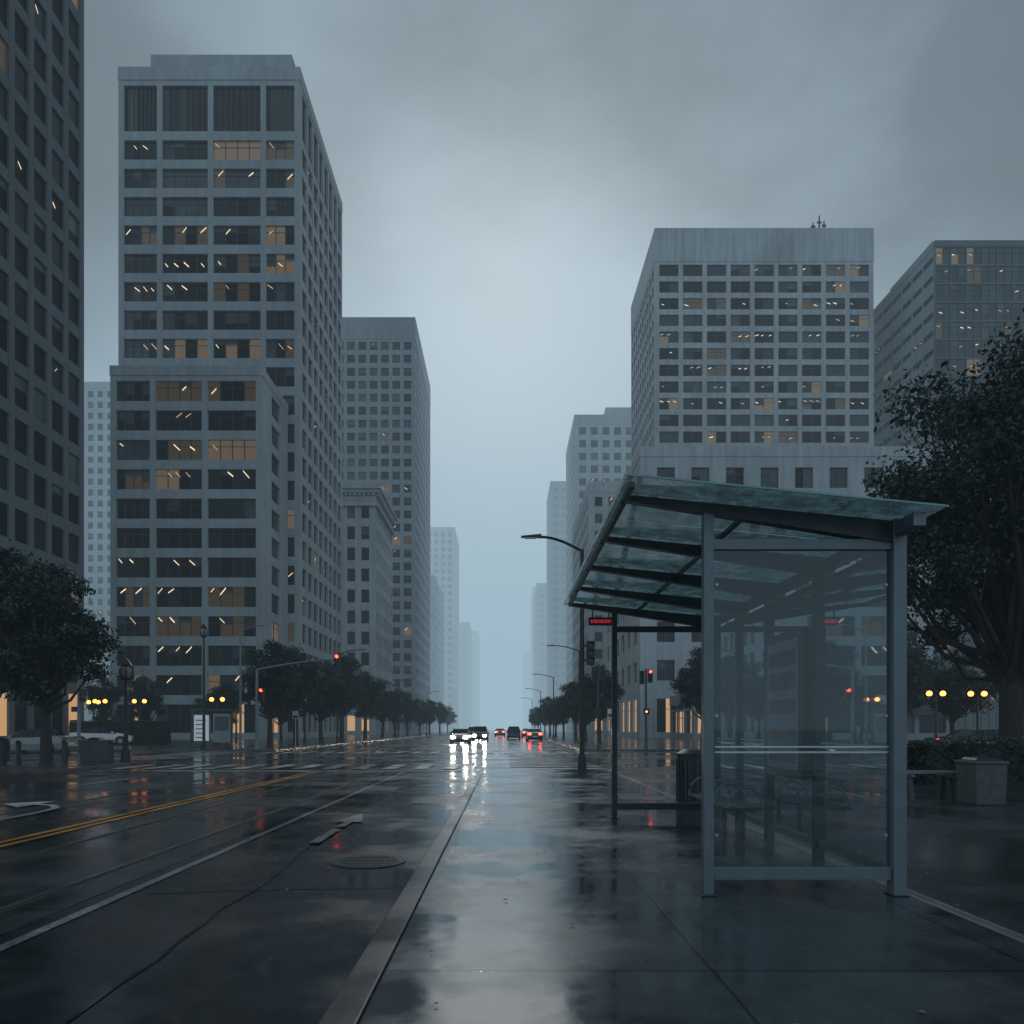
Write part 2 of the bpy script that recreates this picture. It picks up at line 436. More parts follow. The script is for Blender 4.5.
# low shop row in front of the block
e, off = building("shop_building", 22, 52, 84, 96, 5.6, 'left', M_mid, fh=4, bay=3.8, pier=.5, sp=.9, mull=1, lit=.0, para=1.3, ground=4.0, shop=.55, depth=.4)
c = MB()
for i in range(7):
    c.hexa([(22.6+i*4.1, 83.0, 2.9), (25.9+i*4.1, 83.0, 2.9), (25.9+i*4.1, 83.9, 3.5), (22.6+i*4.1, 83.9, 3.5),
            (22.6+i*4.1, 83.0, 2.98), (25.9+i*4.1, 83.0, 2.98), (25.9+i*4.1, 83.9, 3.58), (22.6+i*4.1, 83.9, 3.58)], M_steel_d)
    c.box(23+i*4.1, 25.2+i*4.1, 83.85, 83.92, 3.75, 4.3, random.choice([M_orange, M_red, M_steel_d, M_steel_d, M_postlit]))
c.obj("awnings_and_signs", e, loc=off)
e, off = building("office_tower", 33.3, 81.9, 160, 190, 112.5, 'left', M_stone, fh=3.75, bay=5.25, pier=1.0, sp=1.2, mull=1, lit=.7, para=7.4,
      lights=M_cool, gw=(5, 3, 1, 4), side_kw=dict(bay=3.0, pier=.9, mull=0, lit=.05), lamp=(.4, .9))
a = MB()
for dx, hh in ((0, 3.4), (1.1, 2.2), (-1.4, 1.8)):
    a.tube([(72+dx, 165, 112), (72+dx, 165, 115.4+hh)], [.24, .15], M_black, 6)
    a.box(71.5+dx, 72.5+dx, 164.9, 165.1, 115+hh*.6, 115.4+hh*.6, M_black)
a.box(60, 66, 166, 170, 112, 114.2, M_mid)
a.obj("antenna", e, loc=off)
building("glass_office_tower", 89.6, 135, 150, 175, 103, 'left', M_gl_side, fh=3.8, bay=3.2, pier=.16, sp=.4, mull=1, lit=.3, para=1.2, depth=.3,
      lights=M_cool, gw=(4, 4, 1, 3), glass=G_blue, frame=M_steel_d, front_kw=dict(wall=M_gl_fr), side_kw=dict(bay=4.2, pier=.35, sp=2.7, mull=0, lit=.03), roof_boxes=((92, 120, 155, 172, 3.2),))
building("stone_building", 19.2, 30, 165, 205, 58, 'left', M_stone, fh=4, bay=3.4, pier=1.4, sp=1.7, mull=0, lit=.04, para=2.6, shop=.3)
building("office_tower", 22.2, 46, 230, 262, 101.5, 'left', M_conc2, fh=4.0, bay=4.0, pier=1.5, sp=1.7, mull=0, lit=.08, para=3, roof_boxes=((33, 44, 236, 255, 5),))
building("office_tower", 21.5, 42, 340, 372, 118, 'left', M_dark, fh=4, bay=4, pier=1.2, sp=1.6, mull=0, lit=.03)
building("office_building", 19, 40, 430, 480, 88, 'left', M_mid, fh=4, bay=4.5, pier=1.6, sp=1.7, mull=0, lit=.0)
building("office_tower", 22, 50, 560, 620, 112, 'left', M_conc, fh=5, bay=5.5, pier=2.2, sp=2, mull=0, lit=.0)
building("office_tower", 20, 44, 760, 820, 84, 'left', M_conc2, fh=5, bay=6, pier=2.4, sp=2.2, mull=0, lit=.0)

# ------------------------------------------------------------------ ground
def sheet(name, x0, x1, y0, y1, z, mat, parent=None):
    m = MB(); m.face([(x0,y0,z),(x1,y0,z),(x1,y1,z),(x0,y1,z)], mat); return m.obj(name, parent)
sheet("ground", -3000, 3000, -600, 4000, -.14, M_asph)
ZR = -.12
sheet("road", -400, 400, -15, 1500, ZR, M_asph)
def block(name, x0, x1, y0, y1, mat, z=0):
    m = MB(); m.box(x0, x1, y0, y1, -.135, z, mat); return m.obj(name, bevel=.012)
block("sidewalk", -.7, 3.38, -12, 24.5, M_side)
block("edging_strip", 3.383, 3.49, -12, 24.5, M_edge, .004)
block("plaza", 3.493, 60, -12, 24.5, M_plaza)
block("kerb", -.89, -.703, -12, 24.5, M_kerb, .004)
block("kerb", -.89, 60, 24.503, 24.72, M_kerb, .004)
block("sidewalk", -90, -15.25, -12, 31, M_side)
block("kerb", -15.247, -15.02, -12, 31, M_kerb, .004)
block("sidewalk", -200, -15.25, 47, 1400, M_side)
block("kerb", -15.247, -15.02, 47, 1400, M_kerb, .004)
block("sidewalk", 5.3, 200, 47, 1400, M_side)
block("kerb", 5.08, 5.297, 47, 1400, M_kerb, .004)
sheet("parking_lot", -62, -28, 58, 84, .006, M_asph2)
e = empty("tram_tracks")
m = MB()
for c in (-4.95, -9.6):
    m.box(c-1.25, c+1.25, -12, 1000, ZR-.01, ZR+.004, M_railslab)
    for s in (-.74, .74):
        m.box(c+s-.035, c+s+.035, -12, 1000, ZR, ZR+.012, M_rail)
        m.box(c+s+.04, c+s+.09, -12, 1000, ZR, ZR+.006, M_rubber)
m.obj("rails", e)
e = empty("road_markings")
m = MB()
Z2 = ZR+.008
def mk(x0, x1, y0, y1, mat, z=Z2): m.face([(x0,y0,z),(x1,y0,z),(x1,y1,z),(x0,y1,z)], mat)
mk(-6.74, -6.62, 2, 25, M_yellow); mk(-6.51, -6.39, 2, 25, M_yellow)
mk(-6.72, -6.60, 50, 400, M_yellow); mk(-6.48, -6.36, 50, 400, M_yellow)
mk(-3.52, -3.42, -5, 25.1, M_worn)
mk(-3.52, -3.40, 50, 300, M_white)
for y in range(50, 300, 9): mk(-.6, -.48, y, y+3, M_white)
for y in range(-2, 24, 7): mk(-11.3, -11.18, y, y+3, M_white)
mk(-14.6, -6.9, 25.2, 25.6, M_white); mk(-6.3, -1.0, 25.2, 25.6, M_worn)
x = -14.6
while x < -1.2:
    mk(x, x+.5, 26.4, 29.6, M_white, ZR+.02); x += 1.12
x = -14.6
while x < 4.8:
    mk(x, x+.5, 42.5, 46, M_white, ZR+.02); x += 1.12
y = 25.4
while y < 46:
    mk(.2, 3.6, y, y+.5, M_white, ZR+.024); y += 1.15
y = 31.5
while y < 46:
    mk(-19.5, -16, y, y+.5, M_white, ZR+.024); y += 1.15
def poly(pts, mat, z=ZR+.022): m.face([(a_, b_, z) for a_, b_ in pts], mat)
cx, cy = -8.3, 13.4
sh = [(0, -1.7), (0, -.6), (-.12, .1), (-.45, .55), (-.9, .75)]
for k in range(4):
    (ax, ay), (bx_, by) = sh[k], sh[k+1]
    d = Vector((bx_-ax, by-ay)).normalized(); n_ = Vector((-d.y, d.x))*.07
    poly([(cx+ax-n_.x, cy+ay-n_.y), (cx+bx_-n_.x, cy+by-n_.y), (cx+bx_+n_.x, cy+by+n_.y), (cx+ax+n_.x, cy+ay+n_.y)], M_white, ZR+.022+k*.0005)
poly([(cx-.88, cy+.15), (cx-.88, cy+1.35), (cx-1.6, cy+.8)], M_white, ZR+.026)
cx, cy = -2.5, 10.9
poly([(cx-.07, cy-1.5), (cx+.07, cy-1.5), (cx+.06, cy-.2), (cx-.06, cy-.25)], M_worn)
poly([(cx-.06, cy+.0), (cx+.06, cy+.05), (cx+.06, cy+.6), (cx-.06, cy+.6)], M_worn)
poly([(cx-.26, cy+.602), (cx+.22, cy+.602), (cx+.02, cy+1.7), (cx-.03, cy+1.65)], M_worn)
mk(-1.9, -1.6, 14.5, 14.62, M_worn, ZR+.02)
m.obj("paint", e)
# tar-sealed cracks in the asphalt
m = MB()
rt = random.Random(21)
for (sx, sy, dx, dy, n_) in ((-2.2, 3.2, -.02, .5, 16), (-3.3, 6.6, .35, .03, 7), (-1.1, 12.2, -.3, .05, 8), (-2.9, 13, .03, .6, 14), (-12.6, 9, .02, .7, 18), (-14, 17, .5, .02, 8)):
    px_, py_ = sx, sy
    for k in range(n_):
        nx, ny = px_+dx+rt.uniform(-.06, .06), py_+dy+rt.uniform(-.06, .06)
        d = Vector((nx-px_, ny-py_)).normalized(); q = Vector((-d.y, d.x))*rt.uniform(.007, .016)
        z = ZR+.006+.0002*(k % 2)
        m.face([(px_-q.x, py_-q.y, z), (nx-q.x, ny-q.y, z), (nx+q.x, ny+q.y, z), (px_+q.x, py_+q.y, z)], M_tar)
        px_, py_ = nx, ny
m.obj("tar_seams")
e = empty("manhole_cover", (-1.55, 8.2, ZR))
m = MB(); m.tube([(0,0,0),(0,0,.010)], [.42,.42], M_black, 40); m.tube([(0,0,0),(0,0,.014)], [.36,.36], M_steel_d, 40)
for i in range(-3, 4):
    hw = math.sqrt(.33**2-(i*.09)**2)
    m.box(-hw, hw, i*.09-.02, i*.09+.02, .014, .020, M_steel_d)
m.obj("lid", e)
m = MB()
M_dry = simple("dry_leaf", (.22, .17, .08), .5, 0, .5, 5)
for i in range(150):
    x = random.uniform(-5, 9); y = 3.2+12*random.random()**1.4
    z = .012 if x > -.7 else ZR+.02
    a = random.random()*6.28; s = random.uniform(.008, .019)
    c_, s_ = math.cos(a)*s, math.sin(a)*s
    m.face([(x-c_*1.6, y-s_*1.6, z), (x+s_, y-c_, z+.006), (x+c_*1.6, y+s_*1.6, z+.002), (x-s_, y+c_, z+.008)], M_dry)
m.obj("fallen_leaves")

# ------------------------------------------------------------------ bus shelter
e = empty("bus_shelter", (0, 0, 0))
fr, gl, dk = MB(), MB(), MB()
YN, YF, XL, XR = 6.04, 11.2, 1.70, 3.285
def zr(x): return 3.37-(x-.96)*.098
fr.box(XL-.042, XL+.042, YN-.042, YN+.042, 0, zr(XL)-.02, M_steel)
fr.box(XR-.055, XR+.055, YN-.06, YN+.06, 0, zr(XR)-.0, M_steel)
fr.box(XL-.04, XL+.04, YF-.04, YF+.04, 0, zr(XL)-.02, M_steel_d)
fr.box(XR-.055, XR+.055, YF-.06, YF+.06, 0, zr(XR), M_steel_d)
for x, y in ((XL, YN), (XR, YN), (XL, YF), (XR, YF)):
    fr.box(x-.07, x+.07, y-.075, y+.075, .001, .012, M_steel_d)
for y, mt in ((YN, M_steel), (YF, M_steel_d)):
    fr.box(XL+.043, XR-.056, y-.03, y+.03, 2.89, 2.98, mt)
    fr.box(XL+.043, XR-.056, y-.03, y+.03, .13, .235, mt)
gl.face([(XL+.04, YN, .235), (XR-.055, YN, .235), (XR-.055, YN, 2.89), (XL+.04, YN, 2.89)], M_glass)
ys = [YN, 7.55, 8.95, 10.1, YF]
for y in ys[1:-1]:
    dk.box(XR-.05, XR+.05, y-.045, y+.045, 0, zr(XR)-.12, M_steel_d)
for a_, b_ in zip(ys[:-1], ys[1:]):
    gl.face([(XR, a_+.06, .235), (XR, b_-.05, .235), (XR, b_-.05, 2.86), (XR, a_+.06, 2.86)], M_glass)
    dk.box(XR-.028, XR+.028, a_+.062, b_-.062, .15, .235, M_steel)
    dk.box(XR-.028, XR+.028, a_+.062, b_-.062, 2.86, 2.93, M_steel_d)
for z in (1.19, 1.235):
    gl.face([(XL+.06, YN-.004, z), (XR-.07, YN-.004, z), (XR-.07, YN-.004, z+.014), (XL+.06, YN-.004, z+.014)], M_whitestripe)
    for a_, b_ in zip(ys[:-1], ys[1:]):
        gl.face([(XR-.004, a_+.08, z), (XR-.004, b_-.07, z), (XR-.004, b_-.07, z+.014), (XR-.004, a_+.08, z+.014)], M_whitestripe)
# small stainless glass fixings on the near panel
for z in (.5, 1.5, 2.6):
    for x in (XL+.075, XR-.09):
        fr.tube([(x, YN-.012, z), (x, YN+.012, z)], [.016, .016], M_steel_l, 10)
RX0, RX1, RY0, RY1 = .93, 3.45, 5.6, 11.45
nseg = 5; yy = [RY0+(RY1-RY0)*i/nseg for i in range(nseg+1)]
for i in range(nseg):
    gl.face([(RX0, yy[i]+.01, zr(RX0)), (RX1, yy[i]+.01, zr(RX1)), (RX1, yy[i+1]-.01, zr(RX1)), (RX0, yy[i+1]-.01, zr(RX0))], M_roofglass)
M_glassedge = simple("glass_edge", (.16, .32, .32), .2)
for y in (RY0, RY1):
    gl.hexa([(RX0, y-.006, zr(RX0)-.008), (RX1, y-.006, zr(RX1)-.008), (RX1, y+.006, zr(RX1)-.008), (RX0, y+.006, zr(RX0)-.008),
             (RX0, y-.006, zr(RX0)+.008), (RX1, y-.006, zr(RX1)+.008), (RX1, y+.006, zr(RX1)+.008), (RX0, y+.006, zr(RX0)+.008)], M_glassedge)
raf = [6.04, 7.33, 8.62, 9.91, 11.2]
for y in raf:
    w_ = .045
    xa, xb = 1.0, XR+.06
    t0, t1 = .05, .19
    dk.hexa([(xa, y-w_, zr(xa)-.02-t0), (xb, y-w_, zr(xb)-.02-t1), (xb, y+w_, zr(xb)-.02-t1), (xa, y+w_, zr(xa)-.02-t0),
             (xa, y-w_, zr(xa)-.02), (xb, y-w_, zr(xb)-.02), (xb, y+w_, zr(xb)-.02), (xa, y+w_, zr(xa)-.02)], M_steel_d)
for x, hw, t in ((1.0, .022, .06), (2.05, .02, .045), (XR, .05, .12)):
    for a_, b_ in zip(raf[:-1], raf[1:]):
        dk.box(x-hw, x+hw, a_+.046, b_-.046, zr(x)-.025-t, zr(x)-.03, M_steel_d)
dk.box(.975, 1.02, RY0+.05, 6.04-.046, zr(1)-.08, zr(1)-.03, M_steel_d)
dk.box(XR-.05, XR+.05, RY0+.1, 5.975, zr(XR)-.14, zr(XR)-.03, M_steel)
for y in raf:
    for x in (1.25, 2.1, 3.0):
        dk.tube([(x, y, zr(x)-.02), (x, y, zr(x)+.02)], [.03, .03], M_steel_l, 10)
fr.obj("frame", e, bevel=.006); gl.obj("glass_panels", e); dk.obj("roof_beams_and_back_posts", e, bevel=.004)
m = MB()
m.box(XR-.13, XR-.052, 7.66, 8.72, .85, 2.48, M_steel_d)
m.box(XR-.137, XR-.131, 7.74, 8.64, .95, 2.38, M_mid)
for i in range(5):
    m.box(XR-.141, XR-.138, 7.80, 8.58, 1.02+i*.27, 1.02+i*.27+random.choice([.1, .16, .2]), M_poster if i % 2 else M_steel_d)
m.obj("map_case", e, bevel=.008)
m = MB()
for i in range(7):
    x = 2.58+i*.065
    m.box(x-.022, x+.022, 8.3, 10.1, .455, .48, M_steel_d)
for y in (8.5, 9.2, 9.9):
    m.box(2.56, 3.02, y-.03, y+.03, .42, .452, M_steel_d)
    m.tube([(2.8, y, .42), (2.8, y, 0)], [.035, .035], M_steel_d, 10)
for y in (8.32, 8.9, 9.5, 10.08):
    pts = []
    for k in range(13):
        a_ = math.pi*k/12
        pts.append((2.78-.2*math.cos(a_), y, .47+.24*math.sin(a_)))
    m.tube(pts, [.016]*13, M_steel, 8)
m.obj("bench_seat", e)
m = MB()
m.box(1.32, 1.70, 11.32, 11.40, 3.02, 3.14, M_black)
m.tube([(1.38, 11.36, 3.14), (1.38, 11.36, zr(1.38)-.02)], [.012]*2, M_steel_d, 6); m.tube([(1.64, 11.36, 3.14), (1.64, 11.36, zr(1.64)-.02)], [.012]*2, M_steel_d, 6)
x = 1.35
while x < 1.66:
    w_ = random.uniform(.012, .03); m.box(x, x+w_, 11.312, 11.318, 3.05, 3.105, M_redled); x += w_+.014
m.obj("arrival_sign", e)

# ------------------------------------------------------------------ street furniture
def litter_bin(loc, r=.27, h=1.02):
    e = empty("litter_bin", loc); m = MB()
    m.tube([(0,0,0),(0,0,.05),(0,0,.051),(0,0,h*.86)], [r*.8, r*.8, r*.95, r], M_steel_d, 24)
    for i in range(20):
        a = 2*math.pi*i/20; c_, s_ = math.cos(a)*(r+.012), math.sin(a)*(r+.012)
        m.tube([(c_, s_, .07), (c_, s_, h*.84)], [.012]*2, M_steel_d, 6)
    m.tube([(0,0,h*.861),(0,0,h*.93),(0,0,h)], [r*1.06, r*1.06, r*.6], M_black, 24)
    m.obj("body", e); return e
litter_bin((3.36, 12.9, 0))
e = empty("litter_bin", (8.8, 13.3, 0)); m = MB()
def taper(m, w0, w1, z0, z1, mat): m.hexa([(-w0,-w0,z0),(w0,-w0,z0),(w0,w0,z0),(-w0,w0,z0),(-w1,-w1,z1),(w1,-w1,z1),(w1,w1,z1),(-w1,w1,z1)], mat)
taper(m, .27, .29, 0, .74, M_bin); taper(m, .31, .31, .74, .80, M_bin); taper(m, .25, .2, .801, .86, M_black)
m.obj("body", e, bevel=.02)

e = empty("park_bench", (8.3, 14.0, 0)); m = MB()
for i in range(5): m.box(-.64, .46, -.26+i*.105, -.17+i*.105, .52, .565, M_steel)
for x in (-.5, .28):
    m.box(x-.04, x+.04, -.24, .24, .46, .519, M_steel)
    m.hexa([(x-.045,-.24,0),(x+.045,-.24,0),(x+.045,-.14,0),(x-.045,-.14,0),(x-.045,-.14,.46),(x+.045,-.14,.46),(x+.045,-.06,.46),(x-.045,-.06,.46)], M_steel_d)
    m.hexa([(x-.045,.14,0),(x+.045,.14,0),(x+.045,.22,0),(x-.045,.22,0),(x-.045,.06,.46),(x+.045,.06,.46),(x+.045,.14,.46),(x-.045,.14,.46)], M_steel_d)
m.obj("seat_and_legs", e, bevel=.006)

def signal_head(m, c, s=1.0, red=True):
    x, y, z = c
    m.box(x-.17*s, x+.17*s, y-.1, y+.12, z-.5*s, z+.5*s, M_black)
    for i, k in enumerate((.32, 0, -.32)):
        mt = M_red if (red and i == 0) else M_lens
        m.tube([(x, y-.1, z+k*s), (x, y-.13, z+k*s)], [.105*s, .105*s], mt, 14)
        pts = 8
        for j in range(pts):
            a0 = math.pi*j/pts; a1 = math.pi*(j+1)/pts; r_ = .125*s
            m.face([(x+r_*math.cos(a0), y-.1, z+k*s+r_*math.sin(a0)), (x+r_*math.cos(a1), y-.1, z+k*s+r_*math.sin(a1)),
                    (x+r_*math.cos(a1), y-.3, z+k*s+r_*math.sin(a1)), (x+r_*math.cos(a0), y-.3, z+k*s+r_*math.sin(a0))], M_black)
def cobra_lamp(loc, h=7.4, arm=1.8, d=-1, mat=M_black, lit=False, signal=False):
    e = empty("street_lamp", loc); m = MB()
    m.tube([(0,0,0),(0,0,.5),(0,0,.55),(0,0,h-.4)], [.14,.12,.085,.06], mat, 14)
    pts = [(0,0,h-.45)]
    for k in range(1, 9):
        t = k/8; pts.append((d*arm*t, 0, h-.45+.45*math.sin(t*math.pi/2)))
    m.tube(pts, [.045]*9, mat, 8)
    ex = d*arm
    m.hexa([(ex-.02*d, -.08, h-.03), (ex+d*.62, -.05, h-.03), (ex+d*.62, .05, h-.03), (ex-.02*d, .08, h-.03),
            (ex-.02*d, -.07, h+.08), (ex+d*.6, -.04, h+.03), (ex+d*.6, .04, h+.03), (ex-.02*d, .07, h+.08)], mat)
    m.box(min(ex+d*.15, ex+d*.5), max(ex+d*.15, ex+d*.5), -.05, .05, h-.055, h-.031, M_orange if lit else M_steel_l)
    if signal:
        signal_head(m, (.26, 0, 3.75), .75, False); m.box(.05, .12, -.03, .03, 3.5, 3.56, mat); m.box(.05, .12, -.03, .03, 3.95, 4.01, mat)
    m.obj("pole_and_head", e); return e
cobra_lamp((2.42, 22.6, 0), 7.4, 1.3, signal=True)
for y in (62, 95, 130, 170): cobra_lamp((6.4, y, 0), 8.5, 2.2)
for y in (70, 110, 150): cobra_lamp((-16.3, y, 0), 9, 2.2, 1)
cobra_lamp((-18.0, 49, 0), 8.4, 1.6, 1, M_steel)
def mast_signal(loc, h, arm, reds, mat=M_steel):
    e = empty("traffic_signal", loc); m = MB()
    m.tube([(0,0,0),(0,0,.3),(0,0,h-.6)], [.17,.12,.09], mat, 12)
    pts = [(0,0,h-.65)]
    for k in range(1, 9):
        t = k/8; pts.append((arm*t, 0, h-.65+.65*math.sin(t*math.pi/2)))
    m.tube(pts, [.07]*5+[.05]*4, mat, 8)
    signal_head(m, (arm, 0, h-.1), 1.0, reds[0])
    signal_head(m, (.3, 0, 3.6), .9, reds[1])
    m.box(-.45, -.12, -.12, .1, 2.5, 2.85, M_black)
    m.obj("pole_and_heads", e); return e
mast_signal((-16.4, 47.6, 0), 5.9, 5.3, (True, True))
mast_signal((-29, 49, 0), 5.2, 3.5, (False, False))
def post_signal(loc, h=4.2, red=False, mat=M_steel_d):
    e = empty("traffic_signal", loc); m = MB()
    m.tube([(0,0,0),(0,0,.3),(0,0,h)], [.14,.09,.07], mat, 12)
    signal_head(m, (.28, 0, h-.5), .9, red); signal_head(m, (-.28, 0, h-.6), .9, False)
    m.box(-.2, .2, -.2, -.1, 2.3, 2.7, M_black); m.tube([(0,-.2,2.5),(0,-.21,2.5)], [.07,.07], M_orange if red else M_lens, 8)
    m.obj("pole_and_heads", e)
post_signal((6.2, 48, 0), 5.6, False)
post_signal((9.5, 48.5, 0), 5.4, True)

def globe_lamp(loc, h=4.2, lit=True, double=True, mat=M_black):
    e = empty("globe_lamp", loc); m = MB()
    m.tube([(0,0,0),(0,0,.35),(0,0,.6),(0,0,h)], [.2,.18,.10,.06], mat, 12)
    lm = M_orange if lit else M_globe
    if double:
        m.tube([(-.45,0,h-.05),(-.25,0,h-.2),(0,0,h-.25),(.25,0,h-.2),(.45,0,h-.05)], [.03]*5, mat, 8)
        for s in (-.45, .45):
            m.tube([(s,0,h-.06),(s,0,h+.02)], [.09,.09], mat, 10); m.ball((s,0,h+.18), .18, lm, 12, 8)
    else:
        m.tube([(0,0,h),(0,0,h+.08)], [.12,.2], mat, 10); m.ball((0,0,h+.34), .27, lm, 12, 8, 1.2)
        for k in range(6):
            an = k*math.pi/3; m.tube([(.2*math.cos(an), .2*math.sin(an), h+.05), (.3*math.cos(an), .3*math.sin(an), h+.4), (.12*math.cos(an), .12*math.sin(an), h+.68)], [.02]*3, mat, 5)
        m.tube([(0,0,h+.64),(0,0,h+.72),(0,0,h+.95)], [.26,.2,.02], mat, 10)
    m.obj("pole_and_globes", e)
globe_lamp((-19.95, 47.7, 0), 7.4, False, False)
globe_lamp((-15.9, 30.2, 0), 3.4, False, False)
for x, y in ((-36, 64), (-32.5, 64), (-38, 66.5), (-24, 60), (-20, 72)): globe_lamp((x, y, 0), 3.6)
for x, y in ((31.5, 44+4), (28.5, 47.6)): globe_lamp((x, y, 0), 3.5)
globe_lamp((17.6, 54, 0), 2.9); globe_lamp((20, 56, 0), 3.0); globe_lamp((15.6, 50, 0), 2.9)

e = empty("advertising_kiosk", (-20.4, 50.5, 0)); m = MB()
m.box(-1.5, 1.5, -.5, .5, 2.55, 2.75, M_steel_d)
for x in (-1.4, 1.4):
    for y in (-.4, .4): m.box(x-.05, x+.05, y-.05, y+.05, 0, 2.55, M_steel_d)
m.box(-1.3, -.1, -.45, -.35, .4, 2.4, M_steel_d); m.box(-1.22, -.18, -.46, -.452, .5, 2.3, M_postlit)
for i in range(5): m.box(-1.1, -1.1+random.uniform(.4, .85), -.466, -.462, .7+i*.3, .78+i*.3, M_steel)
m.box(.1, 1.3, -.45, -.35, .4, 2.4, M_mid); m.box(.2, 1.2, -.46, -.452, 1.2, 2.2, M_poster)
m.obj("body", e, bevel=.01)
for i in range(6):
    e = empty("bollard", (-16.2-i*1.9, 29.6, 0)); m = MB()
    m.tube([(0,0,0),(0,0,.75),(0,0,.82),(0,0,.9)], [.11,.10,.12,.05], M_steel_d, 14); m.obj("post", e)
e = empty("planter_bin", (-17.2, 30.3, 0)); m = MB(); taper(m, .42, .48, 0, .8, M_bin); taper(m, .5, .5, .8, .9, M_bin); taper(m, .3, .15, .901, 1.0, M_black); m.obj("body", e, bevel=.02)
litter_bin((-19.6, 28.0, 0))

def sign_post(loc, mat, w=.45, h=.6, top=2.7):
    e = empty("traffic_sign", loc); m = MB()
    m.tube([(0,0,0),(0,0,top)], [.03,.03], M_steel_l, 8)
    m.box(-w/2, w/2, -.045, -.033, top-h, top, mat); m.box(-w/2+.04, w/2-.04, -.05, -.0462, top-h+.05, top-h*.55, M_steel_d)
    m.obj("post_and_plate", e)
M_signw = simple("sign_white", (.6, .6, .58), .4)
sign_post((7.2, 49, 0), M_signw); sign_post((-16.0, 55, 0), M_signw); sign_post((14, 48.5, 0), M_signw, .6, .8, 3)

# ------------------------------------------------------------------ cars
def car(name, loc, rot, paint, heads=False, tails=False, van=False):
    e = empty(name, loc, rot); m = MB()
    if not van:
        S = [(-2.25,.42,.72,.74,.72,.70),(-2.18,.26,.96,1.0,.84,.76),(-1.62,.22,1.0,1.07,.90,.72),(-1.0,.2,.98,1.40,.91,.62),(-.3,.2,.96,1.46,.91,.62),
             (.35,.2,.94,1.43,.91,.62),(1.12,.2,.92,1.0,.90,.70),(1.9,.22,.82,.86,.87,.72),(2.2,.28,.68,.72,.80,.68),(2.3,.38,.56,.58,.68,.62)]
    else:
        S = [(-2.3,.42,.8,.84,.80,.70),(-2.22,.26,1.1,1.5,.88,.72),(-1.9,.22,1.12,1.72,.92,.68),(-1.0,.2,1.1,1.78,.92,.68),(-.3,.2,1.08,1.78,.92,.68),
             (.45,.2,1.06,1.70,.92,.66),(1.15,.2,1.04,1.14,.91,.72),(1.95,.22,.96,1.0,.88,.74),(2.25,.28,.78,.82,.82,.7),(2.33,.4,.62,.64,.7,.64)]
    gm = G[0]
    def ring(s): x, zb, zl, zt, w, wt = s; return [(x,-w*.95,zb),(x,-w,(zb+zl)/2),(x,-w*.97,zl),(x,-wt,zt),(x,wt,zt),(x,w*.97,zl),(x,w,(zb+zl)/2),(x,w*.95,zb)]
    Rg = [ring(s) for s in S]
    for k in range(len(S)-1):
        A, B = Rg[k], Rg[k+1]
        cab = max(S[k][3]-S[k][2], S[k+1][3]-S[k+1][2]) > .2
        for j in range(8):
            j2 = (j+1) % 8
            mt = paint
            if j in (2, 4) and cab: mt = gm
            if j == 3 and cab and abs(S[k][3]-S[k+1][3]) > .2: mt = gm
            m.face([A[j], B[j], B[j2], A[j2]], mt)
    m.face(Rg[0][::-1], paint); m.face(Rg[-1], paint)
    for x in (-.35, .2):
        for s in (-1, 1):
            m.hexa([(x-.03,s*.885,.95),(x+.03,s*.885,.95),(x+.03,s*.89,.95),(x-.03,s*.89,.95),(x-.03,s*.65,S[4][3]-.02),(x+.03,s*.65,S[4][3]-.02),(x+.03,s*.67,S[4][3]-.02),(x-.03,s*.67,S[4][3]-.02)], M_black)
    for x in (-1.38, 1.42):
        for s in (-1, 1):
            m.tube([(x, s*.70, .33), (x, s*.925, .33)], [.33,.33], M_rubber, 20); m.tube([(x, s*.90, .33), (x, s*.94, .33)], [.2,.19], M_steel_l, 14)
            m.tube([(x, s*.70, .36), (x, s*.918, .36)], [.39,.39], M_black, 20)
    for s in (-1, 1):
        m.box(2.14, 2.33, s*.60-.19, s*.60+.17, .55, .75, M_head if heads else M_steel_l)
        m.box(-2.27, -2.2, s*.6-.18, s*.6+.16, .74, .94, M_tail if tails else M_lens)
        m.box(.75, .95, s*.93-.07, s*.93+.07, .95, 1.08, paint)
    m.box(2.29, 2.335, -.3, .3, .36, .5, M_black); m.box(-2.29, -2.255, -.26, .26, .5, .62, M_signw)
    m.box(-2.0, 2.0, -.85, .85, .18, .26, M_black)
    m.obj("body", e, bevel=.015); return e
def paintm(name, c):
    m, t, b = nt(name); n = noise(t, 3, 3, .5, pos(t)); r = ramp(t, n.outputs[0], [(.3, tuple(x*.9 for x in c)), (.7, c)])
    t.links.new(r.outputs[0], b.inputs['Base Color']); b.inputs['Roughness'].default_value = .25; b.inputs['Coat Weight'].default_value = .6; b.inputs['Coat Roughness'].default_value = .05
    return m
Pw = paintm("car_paint_white", (.75, .77, .78)); Pg = paintm("car_paint_grey", (.2, .21, .22)); Pb = paintm("car_paint_dark", (.02, .025, .03)); Pr = paintm("car_paint_red", (.2, .02, .02))
car("parked_car", (-33.3, 59.4, .01), R(25), Pw); car("parked_car", (-28.6, 43.8, ZR), R(178), Pg); car("parked_car", (-40, 73, .01), R(10), Pb)
car("car", (-4.3, 70, ZR), R(-90), Pb, heads=True); car("car", (-2.9, 84, ZR), R(-90), Pb, heads=True, van=True); car("car", (-6.2, 96, ZR), R(-90), Pb, heads=True)
car("car", (-4.9, 112, ZR), R(-90), Pb, heads=True, van=True); car("car", (-4.0, 135, ZR), R(-90), Pb, heads=True); car("car", (-7.4, 150, ZR), R(-90), Pb, heads=True)
